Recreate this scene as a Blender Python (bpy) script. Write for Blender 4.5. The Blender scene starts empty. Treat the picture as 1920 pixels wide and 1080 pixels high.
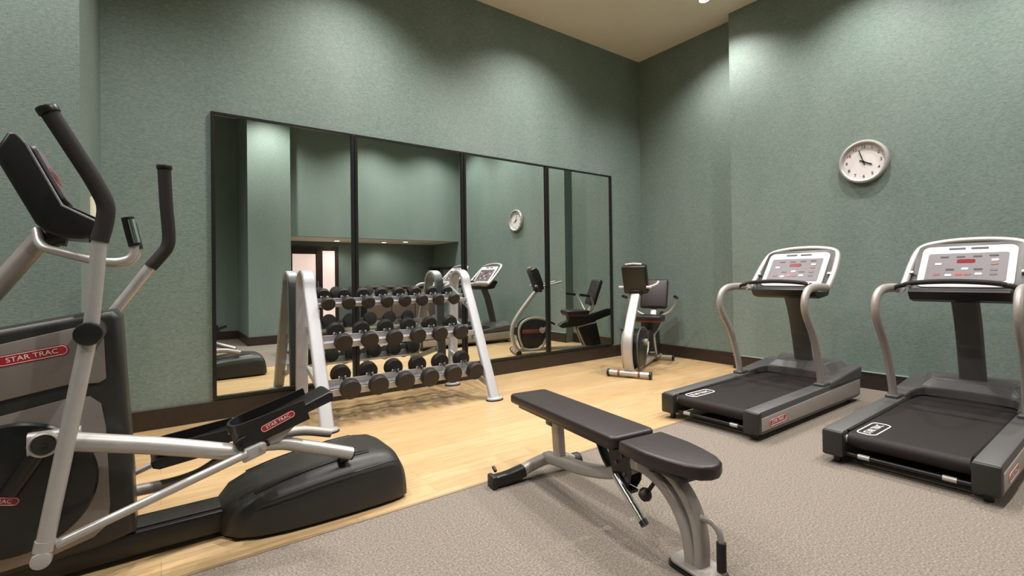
import bpy, bmesh, math, random
from mathutils import Vector, Matrix
random.seed(7)
sc = bpy.context.scene
COL = sc.collection
PI = math.pi
def V(*a): return Vector(a)

# ------------------------------------------------------------------ camera
YAW, PITCH, ROLL, FPX, SX, SY, HC = 0.93340, 0.0067, -0.0131, 910.44, 12.31, -27.87, 1.2
f0 = V(math.cos(YAW), math.sin(YAW), 0); r0 = V(math.sin(YAW), -math.cos(YAW), 0); u0 = V(0, 0, 1)
fw = f0 * math.cos(PITCH) + u0 * math.sin(PITCH)
uu = u0 * math.cos(PITCH) - f0 * math.sin(PITCH)
rr = r0 * math.cos(ROLL) + uu * math.sin(ROLL)
up = uu * math.cos(ROLL) - r0 * math.sin(ROLL)
cd = bpy.data.cameras.new('camera'); cam = bpy.data.objects.new('camera', cd); COL.objects.link(cam)
M3 = Matrix((rr, up, -fw)).transposed()
cam.matrix_world = Matrix.Translation((0, 0, HC)) @ M3.to_4x4()
cd.sensor_width = 36; cd.lens = FPX / 1920 * 36
cd.shift_x = -SX / 1920; cd.shift_y = SY / 1920
cd.clip_start = 0.02; cd.clip_end = 60
sc.camera = cam

# ------------------------------------------------------------------ world, exposure, lights
w = bpy.data.worlds.new('world'); sc.world = w; w.use_nodes = True
w.node_tree.nodes['Background'].inputs[0].default_value = (1, .95, .88, 1)
w.node_tree.nodes['Background'].inputs[1].default_value = 0.05
sc.view_settings.view_transform = 'Standard'; sc.view_settings.look = 'None'
sc.view_settings.gamma = 1; sc.view_settings.use_curve_mapping = False
sc.view_settings.exposure = 0.90
try:
    sc.cycles.use_denoising = True; sc.cycles.denoiser = 'OPENIMAGEDENOISE'
    sc.cycles.max_bounces = 10; sc.cycles.diffuse_bounces = 5; sc.cycles.glossy_bounces = 6
    sc.cycles.sample_clamp_indirect = 4; sc.cycles.blur_glossy = 1.0
    sc.cycles.caustics_reflective = False
except Exception: pass

CEIL = 4.515; D = 4.934; XR = 6.04; XP = 5.86; YS = 3.343
LAMPS = [(5.32, 3.34), (5.1, 1.75), (5.1, 0.35), (3.6, 3.6), (1.9, 3.6), (-.15, 3.05), (3.3, 1.7), (1.6, 1.7),
         (1.65, 0.50), (3.7, 0.40), (-1.6, 2.9), (-0.3, 1.2), (-2.6, 1.0), (1.5, 4.15), (3.75, 4.15)]  # last two added for rack shadows that lamplight off the mirrors would cast
LAMP_W = dict(enumerate([115, 125, 125, 112, 112, 140, 35, 30, 165, 150, 140, 55, 150, 95, 95]))
ALC_LAMPS = [(3.25, -1.45), (4.35, -1.45), (4.75, -1.1)]
def spot(loc, power, size=128, blend=.9, rad=.05, col=(1, .96, .915)):
    l = bpy.data.lights.new('downlight_beam', 'SPOT'); o = bpy.data.objects.new('downlight_beam', l); COL.objects.link(o)
    o.location = loc; l.energy = power; l.spot_size = math.radians(size); l.spot_blend = blend
    l.shadow_soft_size = rad; l.color = col
for i, (x, y) in enumerate(LAMPS): spot((x, y, CEIL - .035), LAMP_W[i])
for x, y in ALC_LAMPS: spot((x, y, 2.06 - .03), 14, 150)

# ------------------------------------------------------------------ materials
def lin(c):
    out = []
    for v in c[:3]:
        v /= 255
        out.append(v / 12.92 if v <= .04045 else ((v + .055) / 1.055) ** 2.4)
    return (*out, 1)
def mat(name, rgb, rough=.5, metal=0, spec=.5, noise=0, nscale=60, bump=0, bscale=200, emit=None, es=0, coat=0):
    m = bpy.data.materials.new(name); m.use_nodes = True; nt = m.node_tree; b = nt.nodes['Principled BSDF']
    b.inputs['Base Color'].default_value = lin(rgb); b.inputs['Roughness'].default_value = rough
    b.inputs['Metallic'].default_value = metal; b.inputs['Specular IOR Level'].default_value = spec
    if coat: b.inputs['Coat Weight'].default_value = coat; b.inputs['Coat Roughness'].default_value = .15
    tc = nt.nodes.new('ShaderNodeTexCoord')
    if noise:
        n = nt.nodes.new('ShaderNodeTexNoise'); n.inputs['Scale'].default_value = nscale; n.inputs['Detail'].default_value = 4
        r = nt.nodes.new('ShaderNodeMapRange'); r.inputs[1].default_value = .3; r.inputs[2].default_value = .7
        r.inputs[3].default_value = 1 - noise; r.inputs[4].default_value = 1 + noise
        mx = nt.nodes.new('ShaderNodeMix'); mx.data_type = 'RGBA'; mx.blend_type = 'MULTIPLY'; mx.inputs[0].default_value = 1
        mx.inputs[6].default_value = lin(rgb)
        nt.links.new(tc.outputs['Object'], n.inputs['Vector']); nt.links.new(n.outputs[0], r.inputs[0])
        nt.links.new(r.outputs[0], mx.inputs[7]); nt.links.new(mx.outputs[2], b.inputs['Base Color'])
    if bump:
        n2 = nt.nodes.new('ShaderNodeTexNoise'); n2.inputs['Scale'].default_value = bscale
        bp = nt.nodes.new('ShaderNodeBump'); bp.inputs['Strength'].default_value = bump; bp.inputs['Distance'].default_value = .002
        nt.links.new(tc.outputs['Object'], n2.inputs['Vector']); nt.links.new(n2.outputs[0], bp.inputs['Height'])
        nt.links.new(bp.outputs[0], b.inputs['Normal'])
    if emit:
        b.inputs['Emission Color'].default_value = lin(emit); b.inputs['Emission Strength'].default_value = es
    return m

def wall_mat():
    m = mat('green_grasscloth', (108, 134, 116), .62, spec=.35); nt = m.node_tree; b = nt.nodes['Principled BSDF']
    tc = nt.nodes.new('ShaderNodeTexCoord')
    def nz(scale, sv, det):
        mp = nt.nodes.new('ShaderNodeMapping'); mp.inputs['Scale'].default_value = sv
        n = nt.nodes.new('ShaderNodeTexNoise'); n.inputs['Scale'].default_value = scale; n.inputs['Detail'].default_value = det
        nt.links.new(tc.outputs['Object'], mp.inputs[0]); nt.links.new(mp.outputs[0], n.inputs['Vector']); return n
    a = nz(40, (1, 1, 3.0), 6); c = nz(150, (1, 1, 1.6), 3); e = nz(1.6, (1, 1, .4), 2)
    ad = nt.nodes.new('ShaderNodeMath'); ad.operation = 'ADD'
    nt.links.new(a.outputs[0], ad.inputs[0]); nt.links.new(c.outputs[0], ad.inputs[1])
    ad2 = nt.nodes.new('ShaderNodeMath'); ad2.operation = 'MULTIPLY_ADD'; ad2.inputs[1].default_value = .45
    nt.links.new(e.outputs[0], ad2.inputs[0]); nt.links.new(ad.outputs[0], ad2.inputs[2])
    cr = nt.nodes.new('ShaderNodeValToRGB')
    cr.color_ramp.elements[0].position = 0.0; cr.color_ramp.elements[1].position = 1.0
    mr = nt.nodes.new('ShaderNodeMapRange'); mr.inputs[1].default_value = .85; mr.inputs[2].default_value = 1.6
    nt.links.new(ad2.outputs[0], mr.inputs[0]); nt.links.new(mr.outputs[0], cr.inputs[0])
    cr.color_ramp.elements[0].color = lin((89, 112, 101)); cr.color_ramp.elements[1].color = lin((139, 150, 145))
    nt.links.new(cr.outputs[0], b.inputs['Base Color'])
    bp = nt.nodes.new('ShaderNodeBump'); bp.inputs['Strength'].default_value = .25; bp.inputs['Distance'].default_value = .003
    nt.links.new(ad.outputs[0], bp.inputs['Height']); nt.links.new(bp.outputs[0], b.inputs['Normal'])
    return m
def wood_mat():
    m = mat('light_oak_planks', (205, 170, 122), .42, spec=.45); nt = m.node_tree; b = nt.nodes['Principled BSDF']
    tc = nt.nodes.new('ShaderNodeTexCoord')
    br = nt.nodes.new('ShaderNodeTexBrick'); br.offset = .37; br.inputs['Scale'].default_value = 1
    br.inputs['Brick Width'].default_value = 1.25; br.inputs['Row Height'].default_value = .13
    br.inputs['Mortar Size'].default_value = .0015; br.inputs['Mortar Smooth'].default_value = .2
    br.inputs['Color1'].default_value = lin((200, 170, 127)); br.inputs['Color2'].default_value = lin((191, 158, 114))
    br.inputs['Mortar'].default_value = lin((170, 136, 96))
    nt.links.new(tc.outputs['Object'], br.inputs['Vector'])
    mp = nt.nodes.new('ShaderNodeMapping'); mp.inputs['Scale'].default_value = (1.1, 16, 1)
    n = nt.nodes.new('ShaderNodeTexNoise'); n.inputs['Scale'].default_value = 3; n.inputs['Detail'].default_value = 8; n.inputs['Distortion'].default_value = .6
    nt.links.new(tc.outputs['Object'], mp.inputs[0]); nt.links.new(mp.outputs[0], n.inputs['Vector'])
    mr = nt.nodes.new('ShaderNodeMapRange'); mr.inputs[1].default_value = .3; mr.inputs[2].default_value = .72; mr.inputs[3].default_value = .83; mr.inputs[4].default_value = 1.1
    mx = nt.nodes.new('ShaderNodeMix'); mx.data_type = 'RGBA'; mx.blend_type = 'MULTIPLY'; mx.inputs[0].default_value = 1
    nt.links.new(n.outputs[0], mr.inputs[0]); nt.links.new(br.outputs[0], mx.inputs[6]); nt.links.new(mr.outputs[0], mx.inputs[7])
    nt.links.new(mx.outputs[2], b.inputs['Base Color'])
    return m
def carpet_mat():
    m = mat('speckled_carpet', (170, 156, 138), .95, spec=.1); nt = m.node_tree; b = nt.nodes['Principled BSDF']
    tc = nt.nodes.new('ShaderNodeTexCoord')
    n = nt.nodes.new('ShaderNodeTexNoise'); n.inputs['Scale'].default_value = 105; n.inputs['Detail'].default_value = 4
    n.inputs['Roughness'].default_value = .7
    cr = nt.nodes.new('ShaderNodeValToRGB'); el = cr.color_ramp.elements
    el[0].position = .32; el[0].color = lin((98, 90, 83)); el[1].position = .68; el[1].color = lin((158, 148, 138))
    e = el.new(.5); e.color = lin((127, 118, 109))
    nt.links.new(tc.outputs['Object'], n.inputs['Vector']); nt.links.new(n.outputs[0], cr.inputs[0]); nt.links.new(cr.outputs[0], b.inputs['Base Color'])
    bp = nt.nodes.new('ShaderNodeBump'); bp.inputs['Strength'].default_value = .12; bp.inputs['Distance'].default_value = .002
    nt.links.new(n.outputs[0], bp.inputs['Height']); nt.links.new(bp.outputs[0], b.inputs['Normal'])
    return m
WALL = wall_mat(); WOOD = wood_mat(); CARPET = carpet_mat()
CEILM = mat('beige_ceiling', (242, 232, 216), .85, spec=.2, noise=.02, nscale=3)
BASEM = mat('dark_brown_baseboard', (48, 38, 34), .38, noise=.12, nscale=25)
MIRROR = mat('mirror_glass', (235, 240, 236), .005, metal=1)
BLACK = mat('black_metal', (22, 21, 21), .35, noise=.05)
SILVER = mat('silver_paint', (188, 184, 181), .36, metal=.4, noise=.03, nscale=30)
SILV2 = mat('warm_grey_paint', (166, 158, 153), .42, metal=.25, noise=.03, nscale=30)
RACKM = mat('light_grey_paint', (180, 181, 186), .38, metal=.15, noise=.02)
PANELM = mat('shaded_silver_paint', (134, 125, 120), .42, metal=.2, noise=.03, nscale=30)  # silver darkened in its colour for the shade on the cross trainer panels
CHROME = mat('chrome', (225, 225, 225), .12, metal=1)
DPLAST = mat('charcoal_plastic', (42, 41, 38), .42, noise=.06, bump=.12, bscale=400)
BPLAST = mat('black_plastic', (24, 23, 23), .38, noise=.05, bump=.1, bscale=400)
GPLAST = mat('grey_plastic', (80, 78, 78), .42, noise=.04, bump=.1, bscale=400)
DISCM = mat('glossy_black_shroud', (24, 25, 25), .25, noise=.03)
FOAM = mat('foam_grip', (30, 26, 25), .8, noise=.08, bump=.4, bscale=300)
VINYL = mat('brown_black_vinyl', (43, 34, 35), .42, noise=.04, bump=.2, bscale=260)
BELT = mat('running_belt_rubber', (36, 30, 30), .6, spec=.25, noise=.08, nscale=200, bump=.3, bscale=500)
RUBBER = mat('black_rubber', (30, 25, 24), .55, noise=.1, nscale=40, bump=.2, bscale=300)
WHITEP = mat('white_plastic', (208, 201, 207), .35, noise=.01)
KEYPAD = mat('grey_keypad', (98, 91, 97), .45, noise=.05, nscale=80)
REDLED = mat('red_display', (90, 8, 12), .2, emit=(170, 12, 20), es=.25)
REDM = mat('red_badge', (168, 38, 44), .35, noise=.03)
REDSEAT = mat('maroon_plastic', (122, 70, 58), .45, noise=.05)
WHITEM = mat('white_lettering', (235, 232, 230), .5, noise=.01)
FACEM = mat('clock_face', (226, 220, 219), .5, noise=.01)
CREAM = mat('cream_panel', (222, 217, 190), .4, noise=.02)
DOORP = mat('frosted_pink_glass', (226, 198, 192), .3, emit=(226, 196, 190), es=.55)
FRAMEW = mat('dark_walnut_frame', (52, 34, 30), .4, noise=.15, nscale=20)
COUNTW = mat('brown_counter', (128, 108, 98), .45, noise=.08, nscale=20)
LENS = mat('lamp_lens', (255, 250, 240), .3, emit=(255, 240, 220), es=16)
TRIMW = mat('white_trim_ring', (225, 215, 200), .5, noise=.01)

# ------------------------------------------------------------------ mesh helpers
def newbm(): return bmesh.new()
def box(bm, c, s, rot=None, bev=0, seg=2):
    t = bmesh.new(); bmesh.ops.create_cube(t, size=1)
    for v in t.verts: v.co = Vector((v.co.x * s[0], v.co.y * s[1], v.co.z * s[2]))
    if bev: bmesh.ops.bevel(t, geom=t.edges[:], offset=bev, segments=seg, affect='EDGES', profile=.5)
    R = rot.to_4x4() if rot is not None else Matrix()
    bmesh.ops.transform(t, matrix=Matrix.Translation(c) @ R, verts=t.verts)
    merge(bm, t); return bm
def merge(bm, t):
    me = bpy.data.meshes.new('tmp'); t.to_mesh(me); t.free(); bm.from_mesh(me); bpy.data.meshes.remove(me)
def smooth_path(pts, n=8):
    P = [Vector(p) for p in pts]
    if len(P) < 3 or n <= 1: return P
    out = []
    for i in range(len(P) - 1):
        a = P[i - 1] if i > 0 else P[i] * 2 - P[i + 1]; b = P[i]; c = P[i + 1]
        d = P[i + 2] if i + 2 < len(P) else P[i + 1] * 2 - P[i]
        for k in range(n):
            t = k / n
            out.append(.5 * ((2 * b) + (c - a) * t + (2 * a - 5 * b + 4 * c - d) * t * t + (3 * b - a - 3 * c + d) * t ** 3))
    out.append(P[-1]); return out
def tube(bm, pts, r, seg=16, smooth=1, closed=False, sect=None, up=None, caps=True, radii=None):
    """sweep a circle (or a list of 2-D section points) along a path"""
    P = smooth_path(pts, smooth) if not closed else [Vector(p) for p in pts]
    n = len(P)
    S = sect or [(math.cos(2 * PI * k / seg) * r, math.sin(2 * PI * k / seg) * r) for k in range(seg)]
    rings = []; prev = None
    for i in range(n):
        if closed: t = (P[(i + 1) % n] - P[i - 1]).normalized()
        elif i == 0: t = (P[1] - P[0]).normalized()
        elif i == n - 1: t = (P[-1] - P[-2]).normalized()
        else: t = ((P[i + 1] - P[i]).normalized() + (P[i] - P[i - 1]).normalized()).normalized()
        if up is not None: a = Vector(up) - t * t.dot(Vector(up)); a.normalize()
        elif prev is None:
            ref = V(0, 0, 1) if abs(t.z) < .9 else V(1, 0, 0)
            a = (ref - t * t.dot(ref)).normalized()
        else: a = (prev - t * t.dot(prev)).normalized()
        prev = a; b = t.cross(a)
        k_ = 1 if radii is None else radii[min(i * (len(radii) - 1) // max(1, n - 1), len(radii) - 1)]
        rings.append([bm.verts.new(P[i] + a * (x * k_) + b * (y * k_)) for x, y in S])
    m = len(S)
    for i in range(n if closed else n - 1):
        A, B = rings[i], rings[(i + 1) % n]
        for k in range(m):
            try: bm.faces.new((A[k], A[(k + 1) % m], B[(k + 1) % m], B[k]))
            except ValueError: pass
    if caps and not closed:
        bm.faces.new(rings[0][::-1]); bm.faces.new(rings[-1])
    return bm
def rrect(w, h, r, n=4):
    out = []
    for cx, cy, a0 in ((w/2-r, h/2-r, 0), (-w/2+r, h/2-r, 90), (-w/2+r, -h/2+r, 180), (w/2-r, -h/2+r, 270)):
        for k in range(n + 1):
            a = math.radians(a0 + 90 * k / n); out.append((cx + r * math.cos(a), cy + r * math.sin(a)))
    return out
def prism(bm, poly, lo, hi, axis='y', bev=0, seg=2):
    """extrude polygon; axis y: poly=(x,z); axis z: poly=(x,y); axis x: poly=(y,z)"""
    t = bmesh.new()
    def mk(p, h):
        return {'y': (p[0], h, p[1]), 'z': (p[0], p[1], h), 'x': (h, p[0], p[1])}[axis]
    a = [t.verts.new(mk(p, lo)) for p in poly]; b = [t.verts.new(mk(p, hi)) for p in poly]
    n = len(poly); t.faces.new(a); t.faces.new(b[::-1])
    for k in range(n): t.faces.new((a[k], b[k], b[(k + 1) % n], a[(k + 1) % n]))
    bmesh.ops.recalc_face_normals(t, faces=t.faces)
    if bev:
        ed = [e for e in t.edges if (e.verts[0] in a) == (e.verts[1] in a)]
        bmesh.ops.bevel(t, geom=ed, offset=bev, segments=seg, affect='EDGES', profile=.5)
    merge(bm, t); return bm
def lathe(bm, prof, origin=(0, 0, 0), axis=(0, 0, 1), seg=32):
    """prof: (radius, height) list, closed at the ends"""
    ax = Vector(axis).normalized(); ref = V(1, 0, 0) if abs(ax.x) < .9 else V(0, 1, 0)
    a = (ref - ax * ax.dot(ref)).normalized(); b = ax.cross(a); O = Vector(origin); rings = []
    for r, h in prof:
        if r < 1e-6: rings.append([bm.verts.new(O + ax * h)])
        else: rings.append([bm.verts.new(O + ax * h + a * (r * math.cos(2*PI*k/seg)) + b * (r * math.sin(2*PI*k/seg))) for k in range(seg)])
    for A, B in zip(rings, rings[1:]):
        for k in range(seg):
            q = [A[k % len(A)], A[(k + 1) % len(A)], B[(k + 1) % len(B)], B[k % len(B)]]
            q = [v for i, v in enumerate(q) if v not in q[:i]]
            if len(q) > 2:
                try: bm.faces.new(q)
                except ValueError: pass
    if len(rings[0]) > 1: bm.faces.new(rings[0][::-1])
    if len(rings[-1]) > 1: bm.faces.new(rings[-1])
    return bm
def cyl(bm, a, b, r, seg=24, bev=0):
    a = Vector(a); b = Vector(b); L = (b - a).length; e = min(bev, r * .5) if bev else 0
    prof = [(r, 0), (r, L)] if not e else [(r - e, 0), (r - .3*e, .3*e), (r, e), (r, L - e), (r - .3*e, L - .3*e), (r - e, L)]
    return lathe(bm, prof, a, b - a, seg)
def obj(name, bm, m, parent=None, label=None, smooth=True):
    bmesh.ops.recalc_face_normals(bm, faces=bm.faces)
    me = bpy.data.meshes.new(name); bm.to_mesh(me); bm.free()
    if smooth:
        for p in me.polygons: p.use_smooth = True
        try: me.set_sharp_from_angle(angle=math.radians(35))
        except Exception: pass
    me.materials.append(m); o = bpy.data.objects.new(name, me); COL.objects.link(o)
    if parent is not None: o.parent = parent
    if label: o['label'] = label
    return o
def thing(name, label, cat, loc=(0, 0, 0), rz=0, group=None, rx=0):
    o = bpy.data.objects.new(name, None); COL.objects.link(o); o.location = loc; o.rotation_euler = (rx, 0, rz)
    o.empty_display_size = .1
    return tag(o, label, cat, group)
def tag(o, label, cat, group=None):
    o['label'] = label; o['category'] = cat
    if group: o['group'] = group
    return o
def struct(name, bm, m, parent=None, smooth=False):
    o = obj(name, bm, m, parent, smooth=smooth)
    if parent is None: o['kind'] = 'structure'
    return o
def text_bm(s, size, mw, depth=.0006):
    """lettering as a mesh; mw maps its xy plane into place"""
    c = bpy.data.curves.new('t', 'FONT'); c.body = s; c.size = size; c.align_x = 'CENTER'; c.align_y = 'CENTER'; c.extrude = depth
    c.resolution_u = 3
    o = bpy.data.objects.new('t', c); COL.objects.link(o)
    dg = bpy.context.evaluated_depsgraph_get(); dg.update()
    me = bpy.data.meshes.new_from_object(o.evaluated_get(dg)); bpy.data.objects.remove(o)
    bm = bmesh.new(); bm.from_mesh(me); bpy.data.meshes.remove(me)
    bmesh.ops.transform(bm, matrix=mw, verts=bm.verts); return bm
def frame3(o, x, y):
    """matrix with given origin, x axis and y axis"""
    x = Vector(x).normalized(); y = Vector(y); y = (y - x * x.dot(y)).normalized(); z = x.cross(y)
    m = Matrix((x, y, z)).transposed().to_4x4(); m.translation = Vector(o); return m
def badge(parent, o, x, y, L, H, txt='STAR TRAC', m=None, border=None, tm=None):
    """pill shaped maker's badge with lettering, lying on the plane x,y at o"""
    mw = frame3(o, x, y); m = m or REDM
    bm = newbm(); prism(bm, rrect(L, H, H * .48, 6), 0, .0012, 'z'); bmesh.ops.transform(bm, matrix=mw, verts=bm.verts)
    b = obj('badge', bm, m, parent)
    bm = newbm(); tube(bm, [Vector((p[0], p[1], .0014)) for p in rrect(L * .95, H * .8, H * .38, 6)], H * .03, 6, closed=True)
    bmesh.ops.transform(bm, matrix=mw, verts=bm.verts); obj('badge_outline', bm, border or WHITEM, b)
    bm = text_bm(txt, H * .62, mw @ Matrix.Translation((0, 0, .0016)) @ Matrix.Scale(L * .8 / (H * .62 * 5.9), 4, (1, 0, 0)))
    obj('lettering', bm, tm or WHITEM, b, smooth=False)
    return b

# ------------------------------------------------------------------ the room
def wallbox(name, x0, x1, y0, y1, z0=0, z1=CEIL, m=None):
    bm = newbm(); box(bm, ((x0+x1)/2, (y0+y1)/2, (z0+z1)/2), (x1-x0, y1-y0, z1-z0)); return struct(name, bm, m or WALL)
YC = 2.41       # carpet edge
bm = newbm(); box(bm, (1.2, (YC + D + .2) / 2, -.05), (9.9, D + .2 - YC, .1)); fl = struct('floor', bm, WOOD)
bm = newbm(); box(bm, (1.2, (YC - 3.2) / 2, -.05), (9.9, YC + 3.2, .1)); struct('floor_carpet', bm, CARPET)
bm = newbm(); box(bm, (1.2, YC, .001), (9.6, .02, .004)); struct('trim_1', bm, mat('floor_joint_strip', (150, 128, 100), .5, noise=.05))
bm = newbm(); box(bm, (1.2, .9, CEIL + .05), (9.9, 8.3, .1)); struct('ceiling', bm, CEILM)
wallbox('wall_mirror_side', -3.7, XR + .12, D, D + .12)
wallbox('wall_right_recess', XR, XR + .12, YS - .1, D)
wallbox('wall_right', XP, XR + .12, -2.1, YS)
wallbox('wall_left_pilaster', -3.7, -.356, 3.70, D)
wallbox('wall_left', -3.72, -3.6, -1.8, 3.7)
wallbox('wall_rear_left', -3.7, 1.3, -1.8, -1.6)
wallbox('wall_rear_column', 1.3, 2.02, -1.9, -.15)
wallbox('wall_rear', 2.02, XP, -.62, -.5, 2.06, CEIL)
wallbox('wall_alcove', 1.3, XP, -2.1, -1.9, 0, 2.3)
bm = newbm(); box(bm, ((2.02 + XP) / 2, -1.26, 2.11), (XP - 2.02, 1.28, .1)); struct('ceiling_alcove', bm, CEILM)

def baseboard(name, x0, x1, y0, y1, h=.165):
    bm = newbm(); box(bm, ((x0+x1)/2, (y0+y1)/2, h/2), (x1-x0, y1-y0, h), bev=.003, seg=1); return struct(name, bm, BASEM)
baseboard('baseboard_mirror_side', -.356, XR, D - .02, D)
baseboard('baseboard_right_recess', XR - .02, XR, YS, D - .02)
baseboard('baseboard_right', XP - .02, XP, -1.9, YS)
baseboard('baseboard_pilaster_front', -3.6, -.356, 3.68, 3.70)
baseboard('baseboard_pilaster_side', -.356, -.336, 3.68, D - .02)
baseboard('baseboard_rear_column', 1.3, 2.02, -.15, -.13)
baseboard('baseboard_rear_column_side', 1.28, 1.3, -1.6, -.13)
baseboard('baseboard_rear_left', -3.6, 1.28, -1.6, -1.58)
baseboard('baseboard_left', -3.6, -3.58, -1.6, 3.68)
baseboard('baseboard_alcove', 3.42, XP - .02, -1.9, -1.88)
bm = newbm(); box(bm, (XP - .012, (YS - 1.9) / 2, .171), (.024, YS + 1.9, .008)); struct('trim_2', bm, mat('pale_trim_strip', (150, 165, 158), .4, noise=.02))

# door in the alcove behind the camera (seen in the mirror)
def rect_frame(bm, x0, x1, z0, z1, y, w, d):
    box(bm, (x0 + w/2, y, (z0+z1)/2), (w, d, z1-z0)); box(bm, (x1 - w/2, y, (z0+z1)/2), (w, d, z1-z0))
    box(bm, ((x0+x1)/2, y, z1 - w/2), (x1-x0-2*w, d, w))
bm = newbm(); box(bm, (2.83, -1.885, .97), (1.10, .03, 1.94)); dr = struct('door_1', bm, FRAMEW)
bm = newbm(); rect_frame(bm, 2.28, 3.39, 0, 1.95, -1.86, .07, .05); box(bm, (2.965, -1.86, .95), (.13, .05, 1.87)); obj('door_frame', bm, FRAMEW, dr, smooth=False)
bm = newbm(); box(bm, (2.64, -1.862, .98), (.49, .012, 1.58)); obj('door_pane', bm, DOORP, dr, smooth=False)
bm = newbm(); box(bm, (3.175, -1.862, 1.02), (.27, .012, 1.66)); obj('door_pane', bm, DOORP, dr, smooth=False)
bm = newbm(); cyl(bm, (2.93, -1.83, .9), (2.93, -1.83, 1.15), .01, 12); box(bm, (2.93, -1.845, .92), (.012, .03, .012)); box(bm, (2.93, -1.845, 1.13), (.012, .03, .012)); obj('door_handle', bm, CHROME, dr)
# counter and shelf in the alcove
c = thing('counter', 'low brown counter along the rear alcove wall, seen only in the mirror', 'counter', (4.83, -1.64, 0))
bm = newbm(); box(bm, (0, 0, .99), (1.9, .44, .04), bev=.004); obj('worktop', bm, COUNTW, c)
bm = newbm(); box(bm, (0, -.01, .50), (1.84, .38, .94), bev=.004); obj('cabinet_body', bm, FRAMEW, c)
for k in range(3):
    bm = newbm(); box(bm, (-.61 + .61 * k, .187, .50), (.59, .018, .86), bev=.003); d = obj('cabinet_door', bm, COUNTW, c)
    bm = newbm(); cyl(bm, (-.40 + .61 * k, .21, .75), (-.40 + .61 * k, .21, .87), .006, 8); obj('handle', bm, CHROME, d)
c = thing('wall_shelf', 'black shelf fixed to the side wall of the rear alcove, seen in the mirror', 'shelf', (XP, -1.05, 1.44))
bm = newbm(); box(bm, (-.15, 0, 0), (.30, 1.1, .05), bev=.004); obj('shelf_board', bm, BLACK, c)
for s in (-.5, .5):
    bm = newbm(); prism(bm, [(-.26, -.025), (0, -.025), (0, -.3), (-.03, -.3)], s - .012, s + .012, 'y'); obj('bracket', bm, BLACK, c)
bm = newbm(); box(bm, (-.015, 0, -.16), (.03, .42, .24), bev=.004); obj('notice_board', bm, WHITEP, c, 'pale board below the shelf')
# cream panel at the pilaster
bm = newbm(); box(bm, (-.356 + .014, 4.32, .97), (.028, .34, 1.56), bev=.004); o = obj('wall_panel', bm, CREAM)
tag(o, 'narrow cream panel on the side of the green pilaster behind the cross trainer', 'panel')

# ------------------------------------------------------------------ ceiling lamps
def downlight(x, y, z, label, group=None, r=.06):
    t = thing('recessed_downlight', label, 'ceiling light', (x, y, z), group=group)
    bm = newbm(); lathe(bm, [(r, 0), (r + .018, -.001), (r + .018, -.006), (r, -.008), (r - .006, -.004), (r - .006, .0)], seg=28); obj('trim_ring', bm, TRIMW, t)
    bm = newbm(); lathe(bm, [(0, -.003), (r - .006, -.003), (r - .006, -.001), (0, -.001)], seg=24); obj('lens', bm, LENS, t)
for i, (x, y) in enumerate(LAMPS):
    if i == 0: downlight(x, y, CEIL, 'small recessed ceiling lamp at the top edge of the photo near the right wall')
    else: downlight(x, y, CEIL, 'unseen recessed lamp in the high beige ceiling above the upper frame edge', 'ceiling lamps out of the frame')
for (x, y), s in zip(ALC_LAMPS, ('left', 'middle', 'right')):
    downlight(x, y, 2.06, s + ' of three tiny lamps in the low alcove ceiling reflected in the mirrors', 'alcove ceiling lamps', .065)

# ------------------------------------------------------------------ mirrors
mx = [.361, 1.592, 2.857, 4.120, 5.358]; mz0, mz1 = .183, 2.657
where = ['leftmost tall black-framed wall mirror, beside the cross trainer', 'tall black-framed wall mirror behind the left half of the dumbbell rack, second from left',
         'third tall black-framed wall mirror from left, reflecting the round clock', 'rightmost tall black-framed wall mirror, nearest the room corner']
for k in range(4):
    a, b = mx[k] + .004, mx[k + 1] - .004; cx = (a + b) / 2; W = b - a; Hh = mz1 - mz0
    t = thing('wall_mirror', where[k], 'mirror', (cx, D, mz0), group='row of wall mirrors'); fwid = .028
    bm = newbm()
    for s in (-1, 1): box(bm, (s * (W/2 - fwid/2), -.016, Hh/2), (fwid, .028, Hh), bev=.002, seg=1)
    for z in (fwid/2 * .7, Hh - fwid/2 * .7): box(bm, (0, -.016, z), (W - 2*fwid, .028, fwid * .7), bev=.002, seg=1)
    obj('mirror_frame', bm, BLACK, t)
    bm = newbm(); box(bm, (0, -.008, Hh/2), (W - 2*fwid + .004, .008, Hh - fwid * 1.2)); obj('mirror_glass', bm, MIRROR, t, smooth=False)

# ------------------------------------------------------------------ clock
t = thing('wall_clock', 'round silver-rimmed white wall clock on the right green wall', 'clock', (XP, 1.89, 2.335))
R_ = .222
def cm(bm):   # local clock plane: x right (world -y), y up, z towards the room (-x)
    bmesh.ops.transform(bm, matrix=frame3((0, 0, 0), (0, -1, 0), (0, 0, 1)), verts=bm.verts); return bm
bm = newbm(); lathe(bm, [(R_ - .012, 0), (R_, .008), (R_, .035), (R_ - .008, .05), (R_ - .022, .053), (R_ - .035, .045), (R_ - .038, .03), (R_ - .038, .008)], seg=64)
obj('rim', cm(bm), SILVER, t)
bm = newbm(); lathe(bm, [(0, .010), (R_ - .036, .010), (R_ - .036, .022), (0, .022)], seg=64); fc = obj('clock_face', cm(bm), FACEM, t)
for n in range(1, 13):
    a = PI/2 - n * PI/6; rr_ = R_ - .070
    bm = text_bm(str(n), .044, Matrix.Translation((rr_*math.cos(a), rr_*math.sin(a), .0232)), .0005); obj('numeral', cm(bm), BLACK, fc, smooth=False)
def hand(name, deg, L, wd, z):
    bm = newbm(); box(bm, (0, L/2 - .02, z), (wd, L + .04, .002)); bmesh.ops.transform(bm, matrix=Matrix.Rotation(-math.radians(deg), 4, 'Z'), verts=bm.verts)
    obj(name, cm(bm), BLACK, t, smooth=False)
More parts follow.
